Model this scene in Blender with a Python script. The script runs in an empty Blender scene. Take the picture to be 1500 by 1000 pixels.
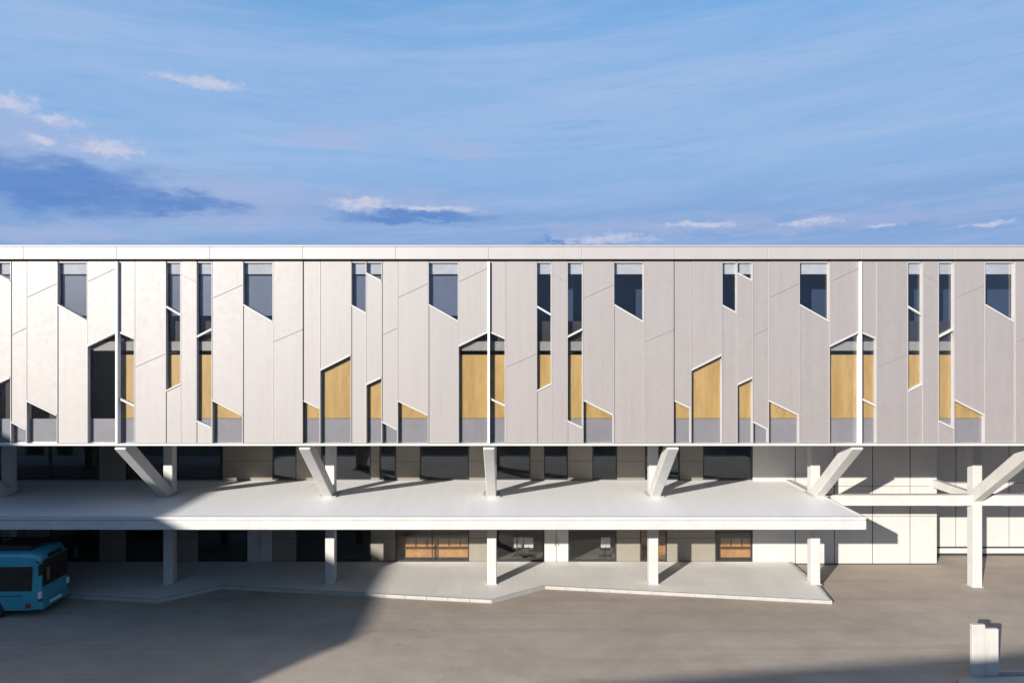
import bpy, bmesh, math, random
from mathutils import Vector, Matrix
random.seed(7)
EXPO = .68
R = math.radians
scene = bpy.context.scene
COL = scene.collection

# ------------------------------------------------------------------ frame
CZ = 12.3                       # camera height
YF = 29.46                      # front plane of the upper skin
YC = 33.94                      # column line
YW = 37.15                      # recessed wall line
PF = 33.94                      # photo pixels per metre on each plane
PW = 1000.0 / YW
HY = 495.0
def xf(px): return (px - 750) / PF
def zf(py): return CZ - (py - HY) / PF
def xw(px): return (px - 750) / PW
def zw(py): return CZ - (py - HY) / PW

# ------------------------------------------------------------------ materials
MATS = {}
class NT:
    def __init__(s, tree): s.t = tree; s.n = tree.nodes; s.l = tree.links
    def node(s, typ, **kw):
        n = s.n.new(typ)
        for k, v in kw.items(): setattr(n, k, v)
        return n
    def put(s, sock, v):
        if isinstance(v, bpy.types.NodeSocket): s.l.new(v, sock)
        else: sock.default_value = v
    def math(s, op, a, b=0.0, c=0.0, clamp=False):
        n = s.node('ShaderNodeMath', operation=op, use_clamp=clamp)
        s.put(n.inputs[0], a); s.put(n.inputs[1], b); s.put(n.inputs[2], c)
        return n.outputs[0]
    def mix(s, f, a, b, blend='MIX'):
        n = s.node('ShaderNodeMix', data_type='RGBA', blend_type=blend)
        s.put(n.inputs[0], f); s.put(n.inputs[6], a); s.put(n.inputs[7], b)
        return n.outputs[2]
    def noise(s, vec, scale, detail=4, rough=0.55, dist=0.0):
        n = s.node('ShaderNodeTexNoise')
        if vec is not None: s.l.new(vec, n.inputs['Vector'])
        n.inputs['Scale'].default_value = scale; n.inputs['Detail'].default_value = detail
        n.inputs['Roughness'].default_value = rough; n.inputs['Distortion'].default_value = dist
        return n.outputs['Fac']
    def mapping(s, vec, scale=(1,1,1), loc=(0,0,0)):
        n = s.node('ShaderNodeMapping'); s.l.new(vec, n.inputs['Vector'])
        n.inputs['Scale'].default_value = scale; n.inputs['Location'].default_value = loc
        return n.outputs[0]
    def ramp(s, f, a, b):
        n = s.node('ShaderNodeMapRange'); n.interpolation_type = 'SMOOTHSTEP'
        s.put(n.inputs[0], f); n.inputs[1].default_value = a; n.inputs[2].default_value = b
        return n.outputs[0]

def c4(c): return (c[0], c[1], c[2], 1.0)
def scale_c(c, k): return (c[0]*k, c[1]*k, c[2]*k, 1.0)

def surf(name, color, rough=0.5, spec=0.5, metal=0.0, vary=0.12, nscale=1.2, stretch=(1,1,1), bump=0.0,
         bscale=40, streak=0.0, obj_rand=0.0, coat=0.0, ior=1.5, rvar=.16):
    """painted / mineral surface: base colour broken up by two noises, faint run marks, fine bump"""
    if name in MATS: return MATS[name]
    m = bpy.data.materials.new(name); m.use_nodes = True
    t = NT(m.node_tree); b = t.n['Principled BSDF']
    tc = t.node('ShaderNodeTexCoord').outputs['Object']
    v = t.mapping(tc, stretch)
    n1 = t.noise(v, nscale, 5)
    n2 = t.noise(tc, nscale * 9, 4)
    f = t.math('ADD', t.math('MULTIPLY', n1, 0.65), t.math('MULTIPLY', n2, 0.35))
    f = t.ramp(f, 0.3, 0.7)
    col = t.mix(f, scale_c(color, 1 - vary), scale_c(color, 1 + vary))
    if streak > 0:
        sv = t.mapping(tc, (5.0, 5.0, 0.22))
        s1 = t.ramp(t.noise(sv, 1.6, 4, 0.6), 0.5, 0.78)
        col = t.mix(t.math('MULTIPLY', s1, streak), col, scale_c((color[0]*.8, color[1]*.76, color[2]*.7), .62))
    if obj_rand > 0:
        oi = t.node('ShaderNodeObjectInfo').outputs['Random']
        k = t.math('ADD', t.math('MULTIPLY', oi, 2 * obj_rand), 1 - obj_rand)
        cc = t.node('ShaderNodeCombineColor')
        for i in range(3): t.l.new(k, cc.inputs[i])
        col = t.mix(1.0, col, cc.outputs[0], 'MULTIPLY')
    t.l.new(col, b.inputs['Base Color'])
    rr = t.math('ADD', t.math('MULTIPLY', n2, rvar), rough - rvar/2)
    t.l.new(rr, b.inputs['Roughness'])
    b.inputs['Metallic'].default_value = metal
    b.inputs['Specular IOR Level'].default_value = spec
    b.inputs['Coat Weight'].default_value = coat
    b.inputs['IOR'].default_value = ior
    if bump > 0:
        bn = t.node('ShaderNodeBump'); bn.inputs['Strength'].default_value = bump; bn.inputs['Distance'].default_value = 0.01
        t.l.new(t.noise(tc, bscale, 3), bn.inputs['Height']); t.l.new(bn.outputs[0], b.inputs['Normal'])
    MATS[name] = m
    return m

def glass(name, tint=(.82, .86, .88), rough=0.04, ior=1.5, boost=1.0):
    if name in MATS: return MATS[name]
    m = bpy.data.materials.new(name); m.use_nodes = True
    t = NT(m.node_tree); t.n.remove(t.n['Principled BSDF'])
    out = t.n['Material Output']
    tr = t.node('ShaderNodeBsdfTransparent'); tr.inputs[0].default_value = c4(tint)
    gl = t.node('ShaderNodeBsdfGlossy'); gl.inputs['Roughness'].default_value = rough
    gl.inputs[0].default_value = (.95, .97, 1, 1)
    fr = t.node('ShaderNodeFresnel'); fr.inputs[0].default_value = ior
    tc = t.node('ShaderNodeTexCoord').outputs['Object']
    bn = t.node('ShaderNodeBump'); bn.inputs['Strength'].default_value = 0.04; bn.inputs['Distance'].default_value = .02
    t.l.new(t.noise(tc, 0.9, 2), bn.inputs['Height'])
    t.l.new(bn.outputs[0], gl.inputs['Normal'])
    mx = t.node('ShaderNodeMixShader')
    t.l.new(t.math('MULTIPLY', fr.outputs[0], boost, clamp=True), mx.inputs[0])
    t.l.new(tr.outputs[0], mx.inputs[1]); t.l.new(gl.outputs[0], mx.inputs[2])
    t.l.new(mx.outputs[0], out.inputs[0])
    MATS[name] = m
    return m

def wood(name, dark, light, grain=(9, 9, .8), rough=.5):
    if name in MATS: return MATS[name]
    m = bpy.data.materials.new(name); m.use_nodes = True
    t = NT(m.node_tree); b = t.n['Principled BSDF']
    tc = t.node('ShaderNodeTexCoord').outputs['Object']
    n1 = t.noise(t.mapping(tc, grain), 1.4, 6, .65, .6)
    n2 = t.noise(t.mapping(tc, (2.2, 2.2, .15)), 1.0, 2)
    f = t.ramp(t.math('ADD', t.math('MULTIPLY', n1, .6), t.math('MULTIPLY', n2, .4)), .32, .68)
    t.l.new(t.mix(f, c4(dark), c4(light)), b.inputs['Base Color'])
    b.inputs['Roughness'].default_value = rough
    MATS[name] = m
    return m

def asphalt_mat():
    m = bpy.data.materials.new('asphalt'); m.use_nodes = True
    t = NT(m.node_tree); b = t.n['Principled BSDF']
    tc = t.node('ShaderNodeTexCoord').outputs['Object']
    big = t.noise(t.mapping(tc, (.10, .16, 1)), 1.0, 6, .62, .4)
    mid = t.noise(t.mapping(tc, (.7, 1.0, 1)), 1.0, 6, .65)
    fine = t.noise(tc, 55, 3, .7)
    f = t.math('ADD', t.math('ADD', t.math('MULTIPLY', big, .5), t.math('MULTIPLY', mid, .3)), t.math('MULTIPLY', fine, .2))
    f = t.ramp(f, .34, .66)
    col = t.mix(f, (.305, .252, .202, 1), (.43, .364, .300, 1))
    # long rolled seams between paving lanes and a few darker tyre lanes
    sx = t.node('ShaderNodeSeparateXYZ'); t.l.new(tc, sx.inputs[0])
    wob = t.math('MULTIPLY', t.math('SUBTRACT', mid, .5), .12)
    lane = t.math('ABSOLUTE', t.math('SUBTRACT', t.math('FRACT', t.math('DIVIDE', t.math('ADD', sx.outputs[1], wob), 3.6)), .5))
    seam = t.math('SUBTRACT', 1.0, t.ramp(lane, .004, .012))
    col = t.mix(t.math('MULTIPLY', seam, .18), col, (.13, .118, .11, 1))
    rk = t.math('ABSOLUTE', t.math('SUBTRACT', t.math('FRACT', t.math('DIVIDE', t.math('ADD', sx.outputs[1], t.math('MULTIPLY', wob, .4)), .31)), .5))
    rkm = t.math('MULTIPLY', t.math('SUBTRACT', 1.0, t.ramp(rk, .03, .16)), t.ramp(t.noise(t.mapping(tc, (.1, .14, 1), (7, 2, 0)), 1.0, 3), .40, .62))
    col = t.mix(t.math('MULTIPLY', rkm, .20), col, (.17, .145, .125, 1))
    tl = t.noise(t.mapping(tc, (.03, .9, 1), (3, 1.7, 0)), 1.0, 3)
    col = t.mix(t.math('MULTIPLY', t.ramp(tl, .52, .7), .30), col, (.21, .185, .165, 1))
    st = t.noise(tc, .55, 4, .65, .5)
    col = t.mix(t.math('MULTIPLY', t.ramp(st, .66, .76), .35), col, (.17, .152, .138, 1))
    gr = t.noise(tc, 9, 5, .75)
    col = t.mix(t.math('MULTIPLY', t.ramp(gr, .42, .7), .22), col, (.20, .175, .15, 1))
    vo = t.node('ShaderNodeTexVoronoi', feature='DISTANCE_TO_EDGE'); vo.inputs['Scale'].default_value = .16
    dv = t.node('ShaderNodeVectorMath', operation='ADD'); t.l.new(tc, dv.inputs[0])
    nn = t.node('ShaderNodeTexNoise'); nn.inputs['Scale'].default_value = 1.3; nn.inputs['Detail'].default_value = 5; t.l.new(tc, nn.inputs['Vector'])
    sv_ = t.node('ShaderNodeVectorMath', operation='SCALE'); t.l.new(nn.outputs['Color'], sv_.inputs[0]); sv_.inputs['Scale'].default_value = 1.6
    t.l.new(sv_.outputs[0], dv.inputs[1]); t.l.new(dv.outputs[0], vo.inputs['Vector'])
    crk = t.math('MULTIPLY', t.math('SUBTRACT', 1.0, t.ramp(vo.outputs['Distance'], .002, .007)), t.ramp(t.noise(t.mapping(tc, (.12, .12, 1), (4, 1, 0)), 1.0, 2), .5, .6))
    col = t.mix(t.math('MULTIPLY', crk, .14), col, (.10, .09, .08, 1))
    oil = t.ramp(t.noise(t.mapping(tc, (.35, .5, 1), (2, 8, 0)), 1.0, 3, .5), .66, .76)
    col = t.mix(t.math('MULTIPLY', oil, .35), col, (.15, .132, .12, 1))
    t.l.new(col, b.inputs['Base Color'])
    t.l.new(t.math('ADD', t.math('MULTIPLY', fine, .2), .66), b.inputs['Roughness'])
    b.inputs['Specular IOR Level'].default_value = .35
    bn = t.node('ShaderNodeBump'); bn.inputs['Strength'].default_value = .35; bn.inputs['Distance'].default_value = .012
    t.l.new(fine, bn.inputs['Height']); t.l.new(bn.outputs[0], b.inputs['Normal'])
    return m

def paving_mat(name, base, tile=1.2):
    m = bpy.data.materials.new(name); m.use_nodes = True
    t = NT(m.node_tree); b = t.n['Principled BSDF']
    tc = t.node('ShaderNodeTexCoord').outputs['Object']
    br = t.node('ShaderNodeTexBrick'); t.l.new(tc, br.inputs['Vector'])
    br.offset = 0.0
    br.inputs['Scale'].default_value = 1.0; br.inputs['Mortar Size'].default_value = .012
    br.inputs['Brick Width'].default_value = tile; br.inputs['Row Height'].default_value = tile
    br.inputs['Color1'].default_value = scale_c(base, .97); br.inputs['Color2'].default_value = scale_c(base, 1.04)
    br.inputs['Mortar'].default_value = scale_c(base, .88)
    n1 = t.ramp(t.noise(tc, .7, 5, .6), .35, .7)
    n2 = t.noise(tc, 30, 3)
    col = t.mix(t.math('MULTIPLY', n1, .22), br.outputs[0], scale_c(base, .70))
    col = t.mix(t.math('MULTIPLY', n2, .12), col, scale_c(base, 1.2))
    t.l.new(col, b.inputs['Base Color']); b.inputs['Roughness'].default_value = .75
    bn = t.node('ShaderNodeBump'); bn.inputs['Strength'].default_value = .2; bn.inputs['Distance'].default_value = .006
    t.l.new(n2, bn.inputs['Height']); t.l.new(bn.outputs[0], b.inputs['Normal'])
    return m

M_SKIN = surf('skin_panel', (.238, .209, .197), rough=.60, spec=.5, ior=2.2, vary=.04, nscale=.5, stretch=(6, 6, .4), streak=.20, obj_rand=.035)
M_TRIM = surf('white_trim', (.47, .455, .435), rough=.45, vary=.03, nscale=.8)
M_VTRIM = surf('pale_joint_trim', (.34, .315, .30), rough=.5, ior=1.9, vary=.03, nscale=.8)
M_FIN = surf('white_fin', (.70, .685, .66), rough=.5, vary=.03)
M_FASC = surf('roof_fascia_paint', (.32, .295, .28), rough=.58, spec=.5, ior=2.1, vary=.03, streak=.08)
M_WHITE = surf('white_paint', (.49, .478, .455), rough=.5, vary=.07, nscale=1.1, streak=.10, bump=.12)
M_CAN = surf('canopy_sheet', (.84, .83, .82), rough=.5, vary=.035, nscale=.9, stretch=(2.2, .12, 1), bump=.06)
M_CONC = surf('pale_concrete', (.46, .435, .395), rough=.7, vary=.09, nscale=1.5, streak=.2, bump=.3)
M_KERB = surf('kerb_stone', (.37, .352, .325), rough=.75, vary=.08, nscale=2, bump=.3)
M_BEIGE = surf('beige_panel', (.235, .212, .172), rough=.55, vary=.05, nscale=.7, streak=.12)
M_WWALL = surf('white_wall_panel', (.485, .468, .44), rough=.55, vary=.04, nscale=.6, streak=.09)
M_DARK = surf('dark_recess', (.025, .024, .024), rough=.7)
M_MULL = surf('dark_mullion', (.05, .05, .052), rough=.4, metal=.3)
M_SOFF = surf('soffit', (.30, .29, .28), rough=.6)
M_INT = surf('interior_wall', (.17, .14, .105), rough=.7)
M_INTB = surf('interior_sky_tint', (.030, .046, .085), rough=.6)  # dark back wall coloured blue to stand for sky reflected in the panes
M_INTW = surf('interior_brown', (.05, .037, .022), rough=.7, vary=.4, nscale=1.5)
M_SLAT = surf('blue_grey_slats', (.085, .10, .14), rough=.5, obj_rand=.3)
M_FLOOR = surf('interior_floor', (.30, .28, .25), rough=.45)
M_BLIND = surf('roller_blind', (.40, .39, .38), rough=.8)
M_SPAN = surf('spandrel', (.28, .25, .21), rough=.6)
M_PARA = surf('parapet_glass_grey', (.26, .24, .238), rough=.45, vary=.08, streak=.15)
M_TIMB = wood('ochre_timber', (.38, .235, .070), (.52, .335, .115))
M_WOOD = wood('red_brown_wood', (.40, .185, .065), (.62, .33, .14), grain=(3, 3, 8))
M_WDARK = wood('dark_brown_wood', (.075, .032, .012), (.14, .062, .024), grain=(3, 3, 8))
M_GLASS = glass('window_glass', (.93, .94, .96), rough=.13)
M_SHOP = glass('shopfront_glass', (.91, .92, .91), rough=.02, boost=1.1)
M_ASPH = asphalt_mat()
M_PAVE = paving_mat('pavement_slabs', (.64, .615, .57))
M_BUS = surf('bus_blue', (.042, .31, .395), rough=.25, vary=.03, rvar=.02, nscale=.8, coat=.6)
M_BUSR = surf('bus_roof_dark', (.02, .022, .026), rough=.5)
M_BUSG = surf('bus_glass', (.030, .026, .018), rough=.06, vary=.4, nscale=1.4, rvar=.0)
M_CURT = surf('curtain_cloth', (.36, .12, .06), rough=.8)
M_RUB = surf('rubber', (.02, .02, .02), rough=.8)
M_RIM = surf('steel_rim', (.45, .45, .46), rough=.35, metal=.8)
M_LAMP = surf('lamp_lens', (.75, .74, .74), rough=.15)
M_RED = surf('red_lens', (.25, .03, .03), rough=.2)
M_CHB = surf('chair_back', (.62, .60, .58), rough=.6)
M_CHD = surf('chair_frame', (.03, .03, .03), rough=.4, metal=.5)

# ------------------------------------------------------------------ mesh builder
class MB:
    def __init__(s): s.bm = bmesh.new()
    def faces(s, vs, fs):
        v = [s.bm.verts.new(p) for p in vs]
        for f in fs:
            try: s.bm.faces.new([v[i] for i in f])
            except ValueError: pass
        return s
    def box(s, x0, x1, y0, y1, z0, z1):
        vs = [(x0,y0,z0),(x1,y0,z0),(x1,y1,z0),(x0,y1,z0),(x0,y0,z1),(x1,y0,z1),(x1,y1,z1),(x0,y1,z1)]
        return s.faces(vs, [(3,2,1,0),(4,5,6,7),(0,1,5,4),(1,2,6,5),(2,3,7,6),(3,0,4,7)])
    def prism_y(s, pts, y0, y1):           # polygon in x,z, extruded along y
        n = len(pts)
        vs = [(x, y0, z) for x, z in pts] + [(x, y1, z) for x, z in pts]
        return s.faces(vs, [tuple(range(n)), tuple(range(2*n-1, n-1, -1))] + [(i, i+n, (i+1) % n + n, (i+1) % n) for i in range(n)])
    def prism_z(s, pts, z0, z1):           # polygon in x,y, extruded along z
        n = len(pts)
        vs = [(x, y, z0) for x, y in pts] + [(x, y, z1) for x, y in pts]
        return s.faces(vs, [tuple(range(n-1, -1, -1)), tuple(range(n, 2*n))] + [(i, (i+1) % n, (i+1) % n + n, i+n) for i in range(n)])
    def bar(s, p0, p1, w, h, w1=None, h1=None):   # w along the horizontal side axis, h across
        p0, p1 = Vector(p0), Vector(p1); d = (p1 - p0).normalized()
        side = Vector((1, 0, 0)) if abs(d.x) < .5 else Vector((0, 1, 0))
        up = side.cross(d).normalized(); side = d.cross(up).normalized()
        vs = []
        for p, ww, hh in ((p0, w, h), (p1, w1 or w, h1 or h)):
            for a, b in ((-1,-1),(1,-1),(1,1),(-1,1)): vs.append(p + side*a*ww/2 + up*b*hh/2)
        return s.faces(vs, [(0,1,2,3),(7,6,5,4),(0,4,5,1),(1,5,6,2),(2,6,7,3),(3,7,4,0)])
    def cyl(s, p0, p1, r, n=16, r1=None):
        p0, p1 = Vector(p0), Vector(p1); d = (p1 - p0).normalized()
        a = d.orthogonal().normalized(); b = d.cross(a)
        vs = []
        for p, rr in ((p0, r), (p1, r if r1 is None else r1)):
            for i in range(n):
                t = 2*math.pi*i/n; vs.append(p + a*rr*math.cos(t) + b*rr*math.sin(t))
        return s.faces(vs, [tuple(range(n-1,-1,-1)), tuple(range(n, 2*n))] + [(i, (i+1)%n, (i+1)%n+n, i+n) for i in range(n)])
    def build(s, name, mat, parent=None, org=(0,0,0), bevel=0.0, seg=2, smooth=False, rot=0.0):
        bm = s.bm
        bmesh.ops.recalc_face_normals(bm, faces=bm.faces)
        if bevel > 0:
            es = [e for e in bm.edges if len(e.link_faces) == 2 and e.calc_face_angle(0) > .45]
            bmesh.ops.bevel(bm, geom=es, offset=bevel, segments=seg, profile=.5, affect='EDGES', clamp_overlap=True)
        if any(org): bmesh.ops.translate(bm, vec=-Vector(org), verts=bm.verts)
        me = bpy.data.meshes.new(name); bm.to_mesh(me); bm.free()
        me.materials.append(mat)
        if smooth:
            for p in me.polygons: p.use_smooth = True
        o = bpy.data.objects.new(name, me); COL.objects.link(o)
        if parent is not None: o.parent = parent
        else: o.location = org
        return o

def tag(o, label=None, cat=None, group=None, kind=None):
    if label: o['label'] = label
    if cat: o['category'] = cat
    if group: o['group'] = group
    if kind: o['kind'] = kind
    return o
def thing(name, label, cat, loc=(0,0,0), rz=0, group=None):
    o = bpy.data.objects.new(name, None); COL.objects.link(o)
    o.location = loc; o.rotation_euler = (0, 0, rz); o.empty_display_size = .5
    return tag(o, label, cat, group)
def copy_tree(o, parent=None):
    c = o.copy(); COL.objects.link(c)
    if parent is not None: c.parent = parent
    for ch in [x for x in scene.objects if x.parent == o]: copy_tree(ch, c)
    return c

def clip_band(poly, z0, z1):
    def half(ps, keep, z):
        out = []
        for i in range(len(ps)):
            a, b = ps[i], ps[(i+1) % len(ps)]
            ka, kb = keep(a[1]), keep(b[1])
            if ka: out.append(a)
            if ka != kb:
                t = (z - a[1]) / (b[1] - a[1]); out.append((a[0] + t*(b[0]-a[0]), z))
        return out
    p = half(poly, lambda z: z >= z0, z0)
    if len(p) >= 3: p = half(p, lambda z: z <= z1, z1)
    return p if len(p) >= 3 else []

# ------------------------------------------------------------------ ground
g = MB(); g.faces([(-600, -400, 0), (600, -400, 0), (600, 900, 0), (-600, 900, 0)], [(0,1,2,3)])
tag(g.build('ground', M_ASPH), kind='structure')

def gp(px, py, z=.15):
    d = 1000 * (CZ - z) / (py - HY)
    return ((px - 750) * d / 1000, d)
tipx, inx = [-32.3, -16.45, -.95, 14.83], [-30.1, -14.26, 1.62]
edge = [(-46, 31.75), (tipx[0], 31.7), (inx[0], 33.5), (tipx[1], 31.72), (inx[1], 33.5), (tipx[2], 31.7), (inx[2], 33.5), (tipx[3], 31.6), (15.12, 33.4), (15.2, YW)]
def inset(pts, d):
    out = []
    for i, p in enumerate(pts):
        n = Vector((0, 0))
        for a, b in ((i-1, i), (i, i+1)):
            if a >= 0 and b < len(pts):
                e = Vector(pts[b]) - Vector(pts[a]); n += Vector((-e.y, e.x)).normalized()
        n.normalize()
        out.append((p[0] + n.x*d, p[1] + n.y*d))
    return out
ins = inset(edge, .16)
ins[-1] = (14.98, YW)
p = MB(); p.prism_z(ins + [(-46, YW)], -.05, .148)
tag(p.build('pavement', M_PAVE), kind='structure')
k = MB()
for i in range(len(edge)-1):
    # kerb stones laid end to end
    a0, a1, b0, b1 = Vector(edge[i]), Vector(edge[i+1]), Vector(ins[i]), Vector(ins[i+1])
    L = (a1 - a0).length; n = max(1, round(L / 1.0))
    for j in range(n):
        t0, t1 = j/n + (.006/L if j else 0), (j+1)/n - (.006/L if j < n-1 else 0)
        q = [a0.lerp(a1, t0), a0.lerp(a1, t1), b0.lerp(b1, t1), b0.lerp(b1, t0)]
        k.prism_z([tuple(v) for v in q], -.05, .152)
tag(k.build('kerb', M_KERB, bevel=.012, seg=1), kind='structure')

# pale island and its low rail in the near right corner
isl = MB(); isl.prism_z([(15.9, 24.42), (16.35, 24.56), (19.0, 24.66), (26, 24.95), (26, 20), (15.2, 20)], -.05, .12)
tag(isl.build('traffic_island', M_KERB, bevel=.015, seg=1), kind='structure')

# ------------------------------------------------------------------ terminal building
ORG = (0, YW, 0)
tb = thing('terminal_building', 'long two storey terminal building with pale slit windowed panels above a recessed glazed ground floor', 'building', ORG)
def part(name, mb, mat, parent=None, **kw): return mb.build(name, mat, parent or tb, ORG, **kw)

O = [0, 24.5, 70, 92, 115, 138, 183, 227, 271.5]
T, B = 383.5, 648.5
S = YF                         # panel front
# opening: (strip, top left, top right, bottom left, bottom right, [bars])
BAY_A = [(0, 486, 496, B, B, [(583, 594)]), (2, T, T, 572, 562, [(449, 461)]), (4, T, T, 616, 626, [(493, 482)]),
         (5, 586, 608, B, B, []), (6, T, T, 446, 471, [])]
GRV_A = {1: (537, 518), 3: (402, 413), 5: (436, 417), 7: (500, 482)}
BAY_B = [(0, 587, 598, B, B, []), (1, 542, 520, B, B, []), (2, T, T, 447, 458, []), (3, T, T, 400, 411, []), (3, 563, 553, B, B, []),
         (4, 618, 629, B, B, []), (5, 587, 608, B, B, []), (6, T, T, 446, 470, []), (7, 507, 486, B, B, [])]
GRV_B = {4: (490, 480), 5: (435, 415), 7: (412, 392)}

def quad(xa, xb, tl, tr, bl, br, dz=0):
    return [(xa, zf(bl)), (xb, zf(br)), (xb, zf(tr)), (xa, zf(tl))]

for n in range(-4, 5):
    s0 = 716 + 271.5 * n
    bay, grv = (BAY_A, GRV_A) if n % 2 == 0 else (BAY_B, GRV_B)
    for s in range(8):
        xa, xb = xf(s0 + O[s] + .7), xf(s0 + O[s+1] - .7)
        ops = sorted([o for o in bay if o[0] == s], key=lambda o: o[1])
        # solid pieces between openings, as (top l, top r, bottom l, bottom r)
        pcs, ct = [], (T - .5, T - .5)
        for o in ops:
            if min(o[1], o[2]) > T + 1: pcs.append((ct[0], ct[1], o[1], o[2]))
            ct = (o[3], o[4])
        if ct[0] < B - 1: pcs.append((ct[0], ct[1], B, B))
        mb = MB()
        prot = [0, .02, 0, .025, .005, .02, 0, .03][s]
        for (tl, tr, bl, br) in pcs:
            mb.prism_y(quad(xa, xb, tl, tr, bl, br), S + .045, S + .13)
            fs = [(tl, tr, bl, br)]
            if s in grv and tl < grv[s][0] - 4 and bl > grv[s][0] + 4:
                gl_, gr_ = grv[s]
                mb.prism_y(quad(xa + .01, xb - .01, gl_ - .6, gr_ - .6, gl_ + .6, gr_ + .6), S - prot - .022, S - prot + .01)
            for f in fs: mb.prism_y(quad(xa, xb, *f), S - prot, S + .044)
        part('facade_panel', mb, M_SKIN, bevel=.004, seg=1)
        for (_, tl, tr, bl, br, bars) in ops:
            op = quad(xa, xb, tl, tr, bl, br)
            fr = MB(); w = 1.5
            if tl > T + 1: fr.prism_y(quad(xa, xb, tl - w, tr - w, tl + w*.6, tr + w*.6), S - prot - .04, S + .14)
            else: fr.prism_y(quad(xa, xb, T - .4, T - .4, T + 1.2, T + 1.2), S + .05, S + .14)
            if bl < B - 1: fr.prism_y(quad(xa, xb, bl - w*.6, br - w*.6, bl + w, br + w), S - prot - .04, S + .14)
            for x0_, x1_ in ((xa, xa + .014), (xb - .014, xb)):
                fa = (x0_ - xa) / (xb - xa); fb = (x1_ - xa) / (xb - xa)
                L_ = lambda p, q_, f_: p + (q_ - p) * f_
                fr.prism_y(quad(x0_, x1_, L_(tl, tr, fa), L_(tl, tr, fb), L_(bl, br, fa), L_(bl, br, fb)), S + .12, S + .139)
            for (a, b) in bars: fr.prism_y(quad(xa, xb, a - 1.6, b - 1.6, a + 1.6, b + 1.6), S - prot - .03, S + .13)
            win = part('window', fr, M_TRIM, bevel=.006, seg=1)
            part('pane', MB().prism_y(op, S + .142, S + .152), M_GLASS, win)
            def band(nm, py0, py1, mat, y0=S + .165):
                q = clip_band(op, zf(py1), zf(py0))
                if q and (max(z for x, z in q) - min(z for x, z in q)) > .06: part(nm, MB().prism_y(q, y0, y0 + .03), mat, win)
            cx = s0 + (O[s] + O[s+1]) / 2
            if tl <= T + 1: band('roller_blind', T, 401, M_BLIND)
            band('spandrel', 500, 513.5, M_SPAN)
            if tl <= T + 1 and cx < 700 and min(bl, br) < 500 or (s in (2, 4) and n == -2):
                q = clip_band(op, max(zf(max(bl, br)), zf(462)), zf(402))
                if q:
                    sl_ = MB(); z_ = zf(402) - .05; lo_ = min(z for x, z in q)
                    while z_ > lo_ + .05:
                        qq = clip_band(q, z_ - .066, z_)
                        if qq: sl_.prism_y(qq, S + .20, S + .212)
                        z_ -= .075
                    part('venetian_blind', sl_, M_SLAT, win)
            if cx > 176: band('timber_panel', 519.6, 613, M_TIMB)
            band('parapet', 613.6, B, M_PARA)
    # vertical trims on every joint; the gable seams carry a deeper bright fin, the others a dark gap
    for s in range(8):
        x = xf(s0 + O[s])
        if s == 0 and n % 2 == 0:
            part('facade_fin', MB().box(x - .048, x + .048, S - .13, S + .14, zf(B + 1), zf(T)), M_FIN, bevel=.006, seg=1)
        elif s == 0:
            part('joint_strip', MB().box(x - .03, x + .03, S + .06, S + .14, zf(B), zf(T)), M_DARK)
        else:
            part('vertical_trim', MB().box(x - .017, x + .017, S - .036, S + .14, zf(B), zf(T)), M_VTRIM, bevel=.004, seg=1)

XL, XR = xf(716 - 4*271.5), xf(716 + 5*271.5)
# roof, fascia, bottom edge trim, soffit
fs_ = MB()
for n in range(-4, 5):
    for h_ in (0, .5):
        q0 = xf(716 + 271.5*(n + h_)); fs_.box(q0 + .003, q0 + 3.997, S - .12, S + .25, zf(380), zf(362))
part('roof_fascia', fs_.box(XL, XR, S - .15, S + .3, zf(361.9), zf(359.6)), M_FASC, bevel=.012)
part('shadow_gap', MB().box(XL, XR, S + .10, S + .3, zf(384), zf(380) - .002), M_DARK)
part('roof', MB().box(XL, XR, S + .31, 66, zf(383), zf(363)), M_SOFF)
part('edge_trim', MB().box(XL, XR, S - .10, S + .2, zf(652.3), zf(648.8)), M_TRIM, bevel=.01)
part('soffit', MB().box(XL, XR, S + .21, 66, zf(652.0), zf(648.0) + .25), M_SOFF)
part('upper_floor', MB().box(XL, XR, S + .30, S + 1.6, zf(500), zf(470)), M_DARK)
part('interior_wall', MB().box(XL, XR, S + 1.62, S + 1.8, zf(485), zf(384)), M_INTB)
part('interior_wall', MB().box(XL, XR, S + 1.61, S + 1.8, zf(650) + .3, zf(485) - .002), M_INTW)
part('end_wall', MB().box(XL - .3, XL - .002, S + .1, 66, 0, zf(384)), M_SKIN)
part('end_wall', MB().box(XR + .002, XR + .3, S + .1, 66, zf(652), zf(384)), M_SKIN)

# recessed storeys behind the columns -----------------------------------------------------------
LOW = [(-420, 38, 'g'), (38, 73, 'p'), (73, 145, 'g'), (145, 184, 'p'), (184, 240, 'g'), (240, 290, 'p'), (290, 362, 'g'), (362, 399, 'd'), (399, 434, 'p'),
       (434, 543, 'g'), (543, 579, 'p'), (579, 687, 'g'), (687, 718, 'p'), (718, 797, 'g'), (797, 833, 'd'), (833, 903, 'g'), (903, 938, 'p'),
       (938, 977, 'g'), (977, 1048, 'p'), (1048, 1102, 'g')]
UPP = [(-420, 18, 'g'), (18, 72, 'g'), (72, 145, 'g'), (145, 184, 'p'), (184, 240, 'g'), (240, 258, 'p'), (258, 326, 'g'), (326, 399, 'p'), (399, 434, 'g'),
       (434, 470, 'p'), (470, 543, 'g'), (543, 556, 'p'), (556, 580, 'g'), (580, 615, 'p'), (615, 687, 'g'), (687, 718, 'p'), (718, 777, 'g'), (777, 797, 'p'),
       (797, 832, 'g'), (832, 868, 'p'), (868, 904, 'g'), (904, 945, 'p'), (945, 996, 'g'), (996, 1030, 'p'), (1030, 1102, 'g')]
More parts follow.
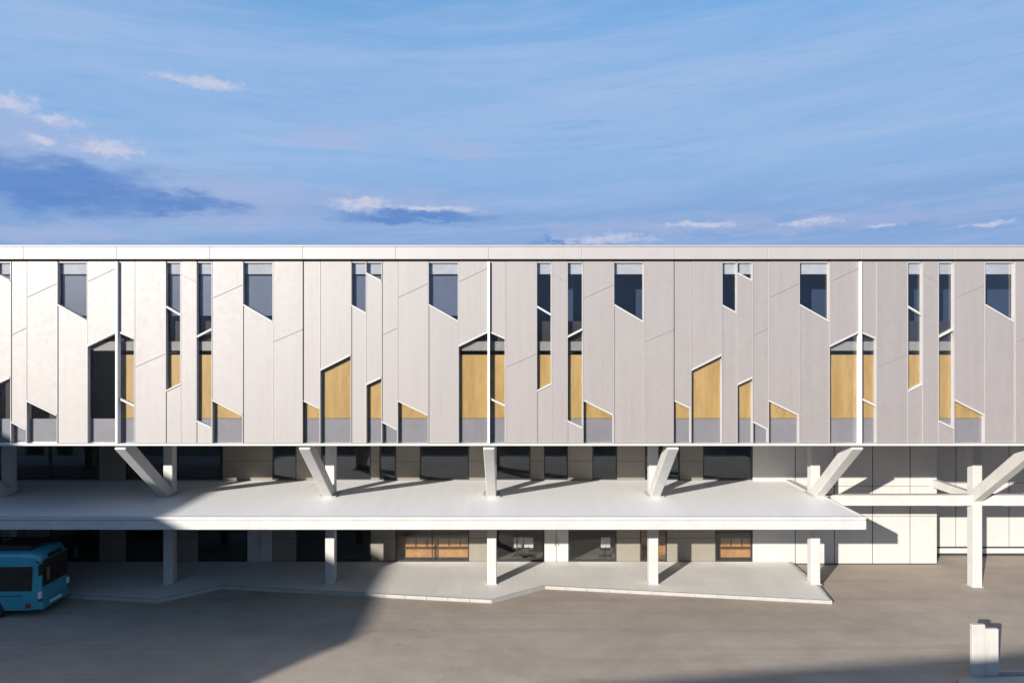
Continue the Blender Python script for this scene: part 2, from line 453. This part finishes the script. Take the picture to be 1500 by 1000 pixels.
def storey(rows, z0, z1):
    for a, b, kd in rows:
        xa, xb = xw(a), xw(b)
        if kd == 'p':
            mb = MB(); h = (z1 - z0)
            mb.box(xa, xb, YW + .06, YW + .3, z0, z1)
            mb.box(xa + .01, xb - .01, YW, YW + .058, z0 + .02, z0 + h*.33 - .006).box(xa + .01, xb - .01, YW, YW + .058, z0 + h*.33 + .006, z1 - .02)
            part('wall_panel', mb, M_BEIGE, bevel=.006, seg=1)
        elif kd == 'd':
            xm = (xa + xb) / 2
            d = part('double_door', MB().box(xa, xb, YW + .05, YW + .15, z0, z1), M_MULL)
            for q0, q1 in ((xa + .02, xm - .012), (xm + .012, xb - .02)):
                part('door_leaf', MB().box(q0, q1, YW - .03, YW + .048, z0 + .015, z1 - .03), M_WHITE, d, bevel=.008, seg=1)
            for q in (xm - .09, xm + .09):
                part('handle', MB().box(q - .012, q + .012, YW - .08, YW - .032, z0 + .9, z0 + 1.25), M_RIM, d)
        else:
            w = xb - xa; k = max(1, round(w / 1.9)); mb = MB(); f = .03
            for i in range(k + 1):
                xx = xa + f + (w - 2*f) * i / k
                mb.box(xx - f, xx + f, YW + .02, YW + .14, z0 + .08, z1 - .08)
            mb.box(xa, xb, YW + .015, YW + .145, z0, z0 + .079).box(xa, xb, YW + .015, YW + .145, z1 - .079, z1)
            fr = part('shopfront_window', mb, M_MULL, bevel=.005, seg=1)
            part('pane', MB().box(xa + .01, xb - .01, YW + .075, YW + .085, z0 + .05, z1 - .05), M_SHOP, fr)
ZC0, ZC1 = 4.05, 4.58
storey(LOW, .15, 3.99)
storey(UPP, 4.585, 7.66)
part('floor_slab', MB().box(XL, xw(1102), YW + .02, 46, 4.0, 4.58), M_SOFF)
part('ground_floor', MB().box(XL, xw(1102), YW + .15, 46, -.05, .152), M_FLOOR)
part('back_wall', MB().box(XL, xw(1102), 43.6, 43.8, .153, 3.99).box(XL, xw(1102), 41.5, 41.7, 4.59, 7.66), M_INT)
# timber lined rooms seen through the glass
for a, b in ((579, 690), (938, 980), (1046, 1100)):
    mb = MB(); xa, xb = xw(a) - .4, xw(b) + .3
    xx = xa
    while xx < xb:
        mb.box(xx, min(xx + .55, xb) - .015, YW + 1.1, YW + 1.2, .16, 3.9); xx += .55
    part('timber_lining', mb, M_WOOD, bevel=.006, seg=1)

# white panelled block to the right
xa, xb = xw(1102.6), xw(1372)
part('wall_core', MB().box(xa, xb, YW + .03, 46, -.05, 7.66), M_MULL)
mb = MB()
J = [1102.6, 1165, 1222, 1278, 1333, 1372]
for i in range(5):
    for z0, z1 in ((.06, 2.62), (2.64, 4.25), (4.27, 7.65)):
        mb.box(xw(J[i]) + (.022 if i else 0), xw(J[i+1]) - (.022 if i < 4 else 0), YW - .02, YW + .028, z0, z1)
part('white_block_wall', mb, M_WWALL, bevel=.006, seg=1)
Y2 = 38.65; P2 = 1000 / Y2
x2 = lambda px: (px - 750) / P2
part('wall_core', MB().box(xb + .002, XR, Y2 + .03, 46, -.05, 7.66), M_MULL)
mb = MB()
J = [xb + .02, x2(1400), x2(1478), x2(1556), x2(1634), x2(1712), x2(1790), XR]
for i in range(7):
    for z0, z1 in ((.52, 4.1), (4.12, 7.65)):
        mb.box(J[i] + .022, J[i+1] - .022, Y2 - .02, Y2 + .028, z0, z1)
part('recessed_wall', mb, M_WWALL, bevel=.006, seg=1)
part('plinth_rail', MB().box(xb + .05, XR, Y2 - .14, Y2 + .02, .17, .44), M_WHITE, bevel=.015)

# ------------------------------------------------------------------ canopy
cn = thing('entrance_canopy', 'long flat white canopy roof along the ground floor, carried by the columns', 'canopy', (0, YC, 0))
CX0, CX1 = -44, 15.27
co = (0, YC, 0)
MB().box(CX0, CX1 - .05, S + .1, YW - .01, ZC0 + .06, ZC1 - .03).build('canopy_slab', M_CAN, cn, co)
MB().box(CX0, CX1, S - .04, S + .098, ZC0, ZC1 - .15).box(CX0, CX1, S - .01, S + .097, ZC1 - .149, ZC1 - .111).box(CX0, CX1, S - .05, S + .11, ZC1 - .11, ZC1 + .02).build('front_fascia', M_WHITE, cn, co, bevel=.012)
MB().box(CX1 - .048, CX1 + .03, S + .112, YW - .06, ZC0, ZC1 + .01).build('end_fascia', M_WHITE, cn, co, bevel=.01)
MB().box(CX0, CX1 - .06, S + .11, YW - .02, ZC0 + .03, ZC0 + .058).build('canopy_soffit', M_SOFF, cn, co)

# ------------------------------------------------------------------ columns
W = .46
def column(label, x, tie):
    z0 = .148 if x < 15.2 else -.02
    t = thing('branching_column', label, 'column', (x, YC, 0), group='white branching columns along the front')
    o = (0, 0, 0)
    MB().box(-W/2, W/2, -W/2, W/2, z0, 7.66).build('post', M_WHITE, t, o, bevel=.03)
    a0, a1 = Vector((0, -.12, 4.46)), Vector((0, S - YC + .30, 7.70))
    MB().bar(a0, a1, .48, .50, .50, .54).build('arm', M_WHITE, t, o, bevel=.04)
    MB().box(-W/2 - .05, W/2 + .05, -W/2 - .05, W/2 + .05, z0 - .02, z0 + .035).build('base_plate', M_CONC, t, o, bevel=.01)
    if x < 20: MB().box(-.42, .42, -.72, .36, 4.585, 4.612).build('foot_plate', M_CONC, t, o, bevel=.006, seg=1)
    if tie:
        MB().box(-.16, .16, W/2 + .002, YW - YC + (0 if x < 20 else Y2 - YW) - .04, 4.2, 4.62).build('tie_beam', M_WHITE, t, o, bevel=.02)
    return t
column('white branching column above the bus, shaded, at the left end of the row', -25, False)
column('white branching column in full shade on the pavement just right of the blue bus', -17, False)
column('white branching column half in shadow, in front of dark glass by the white double door', -9, False)
column('white column whose arm is seen straight on, left of the window with two chairs', -1, False)
column('white branching column with shadow on the beige wall, left of the rightmost timber window', 7, False)
column('white branching column under the right end of the canopy, on the pavement tip', 15, True)
column('white branching column standing alone on the asphalt and carrying the long beam', 23, True)

bmr = thing('support_beam', 'long horizontal white beam running right from the canopy end past the lone column', 'beam', (23, YC, 4.0))
MB().box(CX1 + .04, 23 - W/2 - .004, YC - .19, YC + .19, 4.02, 4.54).build('beam_span', M_WHITE, bmr, (23, YC, 4.0), bevel=.015)
MB().box(23 + W/2 + .004, 38.9, YC - .19, YC + .19, 4.02, 4.54).build('beam_span', M_WHITE, bmr, (23, YC, 4.0), bevel=.015)

# ------------------------------------------------------------------ pylon near right
py = thing('concrete_pylon', 'short pale twin slab concrete pylon on the kerb in the near right corner', 'pylon', (17, 24.7, 0))
po = (17, 24.7, 0)
MB().box(16.60, 17.07, 24.62, 24.76, .0, 1.97).build('tall_slab', M_CONC, py, po, bevel=.012)
MB().box(17.10, 17.58, 24.66, 24.80, .0, 1.80).build('short_slab', M_CONC, py, po, bevel=.012)
MB().box(17.072, 17.098, 24.67, 24.75, .0, 1.78).build('joint_strip', M_CONC, py, po)
lr = MB()
lr.box(17.60, 24, 24.86, 24.96, .0, .17)
tag(lr.build('low_rail', M_KERB, org=(0, 0, 0), bevel=.02), 'low pale concrete kerb rail running right from the twin slab pylon', 'kerb rail')

# ------------------------------------------------------------------ interior furniture
def chair(label, x, y, rz):
    t = thing('office_chair', label, 'chair', (x, y, .152), rz, 'chairs behind the ground floor glass')
    MB().box(-.26, .26, -.26, .24, .45, .54).build('seat', M_CHD, t, bevel=.035)
    MB().box(-.27, .27, .2, .28, .6, 1.2).build('backrest', M_CHB, t, bevel=.035)
    MB().bar((0, .24, .48), (0, .27, .66), .06, .03).cyl((0, 0, .12), (0, 0, .46), .03).build('stem', M_CHD, t)
    for q in range(5):
        a = q * 2*math.pi/5
        lg = MB().bar((0, 0, .13), (.3*math.cos(a), .3*math.sin(a), .06), .04, .035).build('leg', M_CHD, t)
        MB().cyl((.3*math.cos(a) - .02, .3*math.sin(a), .03), (.3*math.cos(a) + .02, .3*math.sin(a), .03), .03, 10).build('castor', M_RUB, t if False else lg)
    for sx in (-1, 1):
        MB().box(sx*.29 - .025, sx*.29 + .025, -.16, .16, .68, .72).box(sx*.29 - .02, sx*.29 + .02, -.02, .03, .46, .679).build('armrest', M_CHD, t)
    return t
yi = YW + .72; q = yi / 1000
chair('left one of two pale backed chairs behind the glass right of the middle column', (758 - 750)*q, yi, 3.4)
chair('right one of two pale backed chairs behind the glass beside the white double door', (776 - 750)*q, yi, 2.9)
chair('single pale backed chair at the right side of the glass right of the white doors', (886 - 750)*q, yi, 3.2)
def counter(label, xa, xb):
    xm = (xa + xb) / 2
    t = thing('wooden_counter', label, 'counter', (xm, YW + .62, .152), group='wooden counters behind the ground floor glass')
    w = (xb - xa) / 2
    MB().box(-w, w, -.3, .3, .1, 1.22).build('counter_body', M_WDARK, t, bevel=.015)
    MB().box(-w - .04, w + .04, -.40, .32, .60, .68).build('shelf', M_WDARK, t, bevel=.01)
    MB().box(-w - .04, w + .04, -.38, .34, 1.222, 1.27).build('worktop', M_WDARK, t, bevel=.01)
    MB().box(-w + .05, w - .05, -.25, .25, 0, .098).build('plinth', M_DARK, t)
    for (z0, z1, m) in ((.14, .57, max(1, round(w*1.2))), (.72, 1.19, max(2, round(w*3.4)))):
        for i in range(m):
            xc = -w + (i + .5) * 2*w / m
            d = MB().box(xc - w/m + .035, xc + w/m - .035, -.33, -.302, z0, z1).build('door', M_WOOD, t, bevel=.008, seg=1)
            MB().box(xc + w/m - .10, xc + w/m - .085, -.35, -.331, z0 + .15, z0 + .3).build('handle', M_RIM, d)
counter('long brown wooden counter behind the glass left of the middle column', xw(592) , xw(690))
counter('small brown wooden counter behind the rightmost ground floor glass', xw(1052)+.2, xw(1095)+.4)

# ------------------------------------------------------------------ minibus
bx, by, bh = -20.75, 29.98, R(1.5)
bus = thing('minibus', 'blue minibus with dark windows parked in the shade at the left edge', 'bus', (bx, by, 0), bh)
L_, W_ = 7.4, 2.2              # local: front at x=0 looking +x, near side at y=0
def loft(rings):
    bm_ = MB(); n = len(rings[0]); vs = [p for r in rings for p in r]
    fs = [tuple(range(n)), tuple(range((len(rings)-1)*n + n - 1, (len(rings)-1)*n - 1, -1))]
    for i in range(len(rings)-1):
        for j in range(n): fs.append((i*n + j, (i+1)*n + j, (i+1)*n + (j+1) % n, i*n + (j+1) % n))
    return bm_.faces(vs, fs)
def ring(x, ztop, zbot, inset_, tum):
    # cross-section with tumblehome and rounded roof edges
    y0, y1 = inset_, W_ - inset_
    pts = [(y0 + .03, zbot), (y0, zbot + .08), (y0, 1.25), (y0 + tum*.55, 2.2), (y0 + tum, ztop - .30)]
    for a in range(1, 6):
        an = R(90 * a / 6); pts.append((y0 + tum + .30*(1 - math.cos(an)), ztop - .30 + .30*math.sin(an)))
    pts.append((W_ * .5, ztop + .03))
    full = pts + [(W_ - yy, zz) for yy, zz in reversed(pts[:-1])]
    return [(x, yy, zz) for yy, zz in full]
rings = [ring(-L_, 2.72, .5, .12, .1), ring(-L_ + .15, 2.85, .4, .02, .08), ring(-L_ + .5, 2.88, .36, 0, .08), ring(-1.0, 2.88, .34, 0, .08), ring(-.5, 2.87, .34, .01, .08)]
front = []
for x, zt, ins_ in ((-.32, 2.84, .03), (-.16, 2.76, .10), (-.04, 2.62, .22)): front.append(ring(x, zt, .36, ins_, .09))
loft(rings + front).build('body', M_BUS, bus, bevel=0, smooth=False)
def sm(o):
    for p_ in o.data.polygons: p_.use_smooth = True
    o.data.set_sharp_from_angle(angle=R(38))
sm([c for c in bus.children if c.name.startswith('body')][0])
# front glass: a slightly raked panel with centre pillar
for y0, y1 in ((.30, W_/2 - .05), (W_/2 + .05, W_ - .30)):
    ws = MB().faces([(-.03, y0, 1.36), (-.03, y1, 1.36), (-.03, y1, 2.42), (-.03, y0, 2.42), (.012, y0, 1.36), (.012, y1, 1.36), (.0, y1, 2.42), (.0, y0, 2.42)],
               [(0,1,2,3),(4,5,6,7),(0,1,5,4),(1,2,6,5),(2,3,7,6),(3,0,4,7)]).build('windscreen', M_BUSG, bus, bevel=.02)
MB().box(-.03, .004, .24, W_ - .24, 1.30, 2.48).build('windscreen_frame', M_RUB, bus, bevel=.01)
MB().box(.005, .02, .48, .66, 1.5, 2.1).build('curtain', M_CURT, bus, bevel=.006)
MB().box(-.05, .03, W_/2 - .045, W_/2 + .045, 1.33, 2.45).build('centre_pillar', M_RUB, bus, bevel=.01)
MB().box(-.10, -.012, .62, W_ - .62, 2.50, 2.66).build('destination_display', M_RUB, bus, bevel=.01)
MB().box(-.05, .02, .22, W_ - .22, 2.46, 2.50).build('visor_trim', M_RIM, bus, bevel=.015)
for i, (x0, x1) in enumerate(((-1.75, -.34), (-3.3, -1.86), (-4.85, -3.41), (-6.4, -4.96))):
    for side in (0, 1):
        def yy(z): return (.08*.55*(z - 1.25)/.95 if z < 2.2 else .044 + .036*(z - 2.2)/.38)
        q = []
        for z in (1.2, 2.26):
            y = yy(max(z, 1.25))
            for yo in (-.014, .02): q.append((y + yo, z))
        ys = [a for a, _ in q]
        f = (lambda v: W_ - v) if side else (lambda v: v)
        vs = [(x0, f(q[0][0]), 1.2), (x1, f(q[0][0]), 1.2), (x1, f(q[2][0]), 2.26), (x0, f(q[2][0]), 2.26), (x0, f(q[1][0]), 1.2), (x1, f(q[1][0]), 1.2), (x1, f(q[3][0]), 2.26), (x0, f(q[3][0]), 2.26)]
        MB().faces(vs, [(0,1,2,3),(4,5,6,7),(0,1,5,4),(1,2,6,5),(2,3,7,6),(3,0,4,7)]).build('side_window', M_BUSG, bus, bevel=.012)
for y in (.14, W_ - .14):
    h = MB().box(-.13, -.005, y - .09, y + .09, .82, 1.12).build('headlight', M_LAMP, bus, bevel=.035, seg=3)
    MB().box(-.11, -.003, y - .07, y + .07, .72, .80).build('indicator', M_RED, h, bevel=.015)
MB().box(-.4, .05, .12, W_ - .12, .32, .62).build('bumper', M_BUS, bus, bevel=.06, seg=3)
MB().box(.052, .066, .62, 1.42, .46, .58).build('number_plate', M_LAMP, bus, bevel=.006)
MB().box(-.62, -.40, -.012, .02, .44, .66).build('marker_lamp', M_RED, bus, bevel=.02)
MB().box(-2.4, -.6, .35, W_ - .35, 2.86, 3.04).box(-5.8, -2.8, .45, W_ - .45, 2.86, 3.12).build('roof_unit', M_BUSR, bus, bevel=.05)
MB().cyl((-.7, .42, 3.06), (-5.6, .42, 3.06), .03).cyl((-.7, W_ - .42, 3.06), (-5.6, W_ - .42, 3.06), .03).build('roof_rail', M_BUSR, bus)
for y, s_ in ((.05, -1), (W_ - .05, 1)):
    MB().box(-7.0, -.75, (-.006 if s_ < 0 else W_ - .012), (.012 if s_ < 0 else W_ + .006), .98, 1.01).build('side_moulding', M_BUSR, bus)
    mr = MB().bar((-.2, y, 2.5), (.14, y + s_*.2, 2.44), .03, .03).build('mirror_arm', M_RUB, bus)
    MB().box(.1, .2, y + s_*.22 - .09, y + s_*.22 + .09, 1.95, 2.42).build('mirror', M_RUB, mr, bevel=.03)
for x in (-1.95, -5.9):
    for y0, y1 in ((-.02, .24), (W_ - .24, W_ + .02)):
        wh = MB().cyl((x, y0, .40), (x, y1, .40), .40, 28).build('wheel', M_RUB, bus, bevel=.03)
        yo = y0 if y0 < 0 else y1
        s_ = -1 if y0 < 0 else 1
        MB().cyl((x, yo - s_*.03, .40), (x, yo + s_*.012, .40), .23, 22).cyl((x, yo, .40), (x, yo + s_*.03, .40), .07, 12).build('rim', M_RIM, wh)
MB().cyl((-.02, .6, 1.30), (.03, 1.0, 1.75), .012).cyl((-.02, 1.25, 1.30), (.03, 1.65, 1.75), .012).build('wiper', M_RUB, bus)

# ------------------------------------------------------------------ sun and the wings that shade the forecourt
AZ, EL = R(36.6), R(17.0)
sd = Vector((math.sin(AZ)*math.cos(EL), math.cos(AZ)*math.cos(EL), -math.sin(EL)))   # travel direction
sl = bpy.data.lights.new('sun', 'SUN'); sl.energy = 5.0; sl.angle = R(.53); sl.color = (1.0, .945, .87)
so = bpy.data.objects.new('sun', sl); COL.objects.link(so)
so.rotation_euler = sd.to_track_quat('-Z', 'Y').to_euler(); so.location = (-60, -60, 60)

def block(name, label, x0, x1, y0, y1, h, rz=0, loc=(0, 0, 0)):
    t = thing(name, label, 'building', loc, rz)
    MB().box(x0, x1, y0, y1, -.05, h - .5).build('wall', M_WWALL, t)
    MB().box(x0 - .12, x1 + .12, y0 - .12, y1 + .12, h - .498, h).build('parapet', M_FASC, t, bevel=.02)
    n = int((x1 - x0) // 4)
    m = MB(); e = .03
    for fl in range(int(h // 4)):
        z = 1.2 + 4*fl
        if z + 1.9 > h - .6: break
        for i in range(n):
            xx = x0 + 1 + i*4
            m.box(xx, xx + 2.2, y1 - .01, y1 + e, z, z + 1.8)
        for i in range(int((y1 - y0) // 4)):
            yy_ = y0 + 1 + i*4
            m.box(x1 - .01, x1 + e, yy_, yy_ + 2.2, z, z + 1.8)
    m.build('window_band', M_BUSG, t)
    return t
TT = 60.0
hx, hy = -6.3 - TT*math.sin(AZ), 28.3 - TT*math.cos(AZ)
block('side_wing', 'pale flat roofed wing beyond the left of the frame that shades the forecourt', -24, 0, 0, 40, TT*math.tan(EL), 0, (hx, hy, 0))
h2 = 14.0; t2 = h2 / math.tan(EL)
block('rear_wing', 'pale flat roofed wing behind the viewer that shades the near right corner', -16, 40, -18, 0, h2, math.atan2(2.55, 17.5), (2.92 - t2*math.sin(AZ), 24.25 - t2*math.cos(AZ), 0))

# ------------------------------------------------------------------ sky
w = bpy.data.worlds.new('World'); scene.world = w; w.use_nodes = True
t = NT(w.node_tree); bg = t.n['Background']
sk = t.node('ShaderNodeTexSky', sky_type='NISHITA'); sk.sun_disc = False
sk.sun_elevation = EL
sk.sun_rotation = math.pi + AZ      # sun sits behind and to the left of the camera
sk.altitude = 200; sk.air_density = 1.1; sk.dust_density = .1; sk.ozone_density = 3.0
tcg = t.node('ShaderNodeTexCoord').outputs['Generated']
sx = t.node('ShaderNodeSeparateXYZ'); t.l.new(tcg, sx.inputs[0])
D = 180 / math.pi
az = t.math('MULTIPLY', t.math('ARCTAN2', sx.outputs[0], sx.outputs[1]), D)
el = t.math('MULTIPLY', t.math('ARCSINE', sx.outputs[2]), D)
cv = t.node('ShaderNodeCombineXYZ'); t.l.new(t.math('MULTIPLY', az, .10), cv.inputs[0]); t.l.new(t.math('MULTIPLY', el, .34), cv.inputs[1])
nb = t.noise(cv.outputs[0], 1.0, 7, .6, .3)
nf = t.noise(t.mapping(cv.outputs[0], (1, 1, 1), (5.3, 2.2, 1)), 3.2, 7, .62, .2)
wv = t.node('ShaderNodeCombineXYZ'); t.l.new(t.math('MULTIPLY', az, .16), wv.inputs[0]); t.l.new(t.math('MULTIPLY', el, .42), wv.inputs[1])
w1 = t.noise(wv.outputs[0], 1.0, 6, .6); w2 = t.noise(t.mapping(wv.outputs[0], (1.2, 1.4, 1), (9, 3, 2)), 1.3, 6, .65)
azw = t.math('ADD', az, t.math('MULTIPLY', t.math('SUBTRACT', w1, .5), 10)); elw = t.math('ADD', el, t.math('MULTIPLY', t.math('SUBTRACT', w2, .5), 3.6))
azs = t.math('ADD', az, t.math('MULTIPLY', t.math('SUBTRACT', w1, .5), 3.5)); els = t.math('ADD', el, t.math('MULTIPLY', t.math('SUBTRACT', w2, .5), 1.6))
def azel(px, py):
    a = math.atan((px - 750) / 1000); return math.degrees(a), math.degrees(math.atan((HY - py) / 1000 * math.cos(a)))
def blob(px, py, hw, hh, wk=1.0):
    a0, e0 = azel(px, py); k = math.cos(R(a0))
    wa, we = math.degrees(hw / 1000 * k * k), math.degrees(hh / 1000 * k)
    u = t.math('DIVIDE', t.math('SUBTRACT', (azw if wk == 1 else azs), a0), wa); v = t.math('DIVIDE', t.math('SUBTRACT', (elw if wk == 1 else els), e0), we)
    d2 = t.math('ADD', t.math('MULTIPLY', u, u), t.math('MULTIPLY', v, v))
    return t.math('EXPONENT', t.math('MULTIPLY', d2, -1.0))
def union(bs):
    o = bs[0]
    for b in bs[1:]: o = t.math('MAXIMUM', o, b)
    return o
def cloud(m, lo, hi, amp, nz):
    return t.ramp(t.math('ADD', m, t.math('MULTIPLY', t.math('SUBTRACT', nz, .5), amp)), lo, hi)
K = 1.0
skyc = t.mix(1.0, sk.outputs[0], (1.0, 1.0, 1.0, 1), 'MULTIPLY')
# thin high veil, thickening to a low blue band of haze cloud
BGS = .118
def sc(r_, g_, b_):
    f = lambda v: ((v/255 + .055)/1.055)**2.4 / (BGS * 2**EXPO)
    return (f(r_), f(g_), f(b_), 1)
low = t.ramp(el, 40, 17)
f_ = t.math('MULTIPLY', low, t.math('ADD', 1.05, t.math('MULTIPLY', t.math('SUBTRACT', nb, .5), .5)), clamp=True)
hz = t.mix(t.ramp(el, 21, 27), sc(144, 182, 227), sc(106, 168, 225))
hz = t.mix(t.ramp(el, 14, 9), hz, sc(134, 168, 216))
col = t.mix(f_, skyc, hz)
st_ = t.node('ShaderNodeCombineXYZ'); t.l.new(t.math('MULTIPLY', az, .03), st_.inputs[0]); t.l.new(t.math('MULTIPLY', t.math('ADD', el, t.math('MULTIPLY', az, -.05)), .42), st_.inputs[1])
ns = t.noise(st_.outputs[0], 1.0, 7, .62, .5)
col = t.mix(t.math('MULTIPLY', t.ramp(ns, .40, .72), .5), col, sc(172, 194, 232))
mo = t.noise(t.mapping(st_.outputs[0], (2.6, 1.7, 1), (3, 5, 1)), 2.4, 8, .68, .3)
col = t.mix(t.math('MULTIPLY', t.ramp(mo, .50, .80), .40), col, sc(112, 160, 220))
col = t.mix(t.math('MULTIPLY', t.ramp(mo, .50, .22), .35), col, sc(170, 188, 230))
dark = cloud(union([blob(90, 272, 230, 46), blob(250, 292, 120, 22), blob(605, 318, 130, 13), blob(850, 352, 90, 4)]), .22, .95, .9, nf)
halo = cloud(union([blob(330, 290, 230, 50), blob(60, 215, 190, 60), blob(490, 203, 90, 22), blob(680, 215, 90, 18), blob(560, 300, 190, 26), blob(1050, 330, 480, 14), blob(60, 338, 300, 16)]), .25, 1.0, 1.1, nf)
col = t.mix(t.math('MULTIPLY', halo, .55), col, sc(168, 182, 220))
col = t.mix(t.math('MULTIPLY', dark, .8), col, t.mix(nb, sc(70, 118, 190), sc(98, 146, 208)))
nt = t.noise(t.mapping(cv.outputs[0], (1.9, 1.0, 1), (1.3, 7.2, 4)), 6.5, 7, .6, .3)
white = cloud(union([blob(26, 152, 40, 19, .4), blob(88, 175, 38, 12, .4), blob(58, 208, 28, 8, .4), blob(160, 217, 52, 15, .4), blob(300, 120, 66, 9, .4), blob(525, 298, 46, 12, .4), blob(620, 305, 90, 5, .4),
                     blob(890, 350, 80, 8, .4), blob(1020, 328, 60, 5, .4), blob(1185, 323, 50, 5, .4), blob(1290, 329, 40, 4, .4), blob(1445, 329, 50, 5, .4)]), .22, 1.10, 1.7, nt)
col = t.mix(t.math('MULTIPLY', white, .8), col, sc(206, 208, 228))
t.l.new(col, bg.inputs[0]); bg.inputs[1].default_value = BGS

# ------------------------------------------------------------------ camera, colour
cam = bpy.data.cameras.new('camera'); cam.sensor_width = 36; cam.lens = 24
cam.shift_y = -(500 - HY) / 1500 * -1 * -1
cam.clip_end = 3000
co_ = bpy.data.objects.new('camera', cam); COL.objects.link(co_)
co_.location = (0, 0, CZ); co_.rotation_euler = (R(90), 0, 0)
scene.camera = co_
scene.view_settings.view_transform = 'Standard'; scene.view_settings.look = 'None'
scene.view_settings.exposure = EXPO; scene.view_settings.gamma = 1
scene.view_settings.use_curve_mapping = False
scene.cycles.max_bounces = 8; scene.cycles.transparent_max_bounces = 12
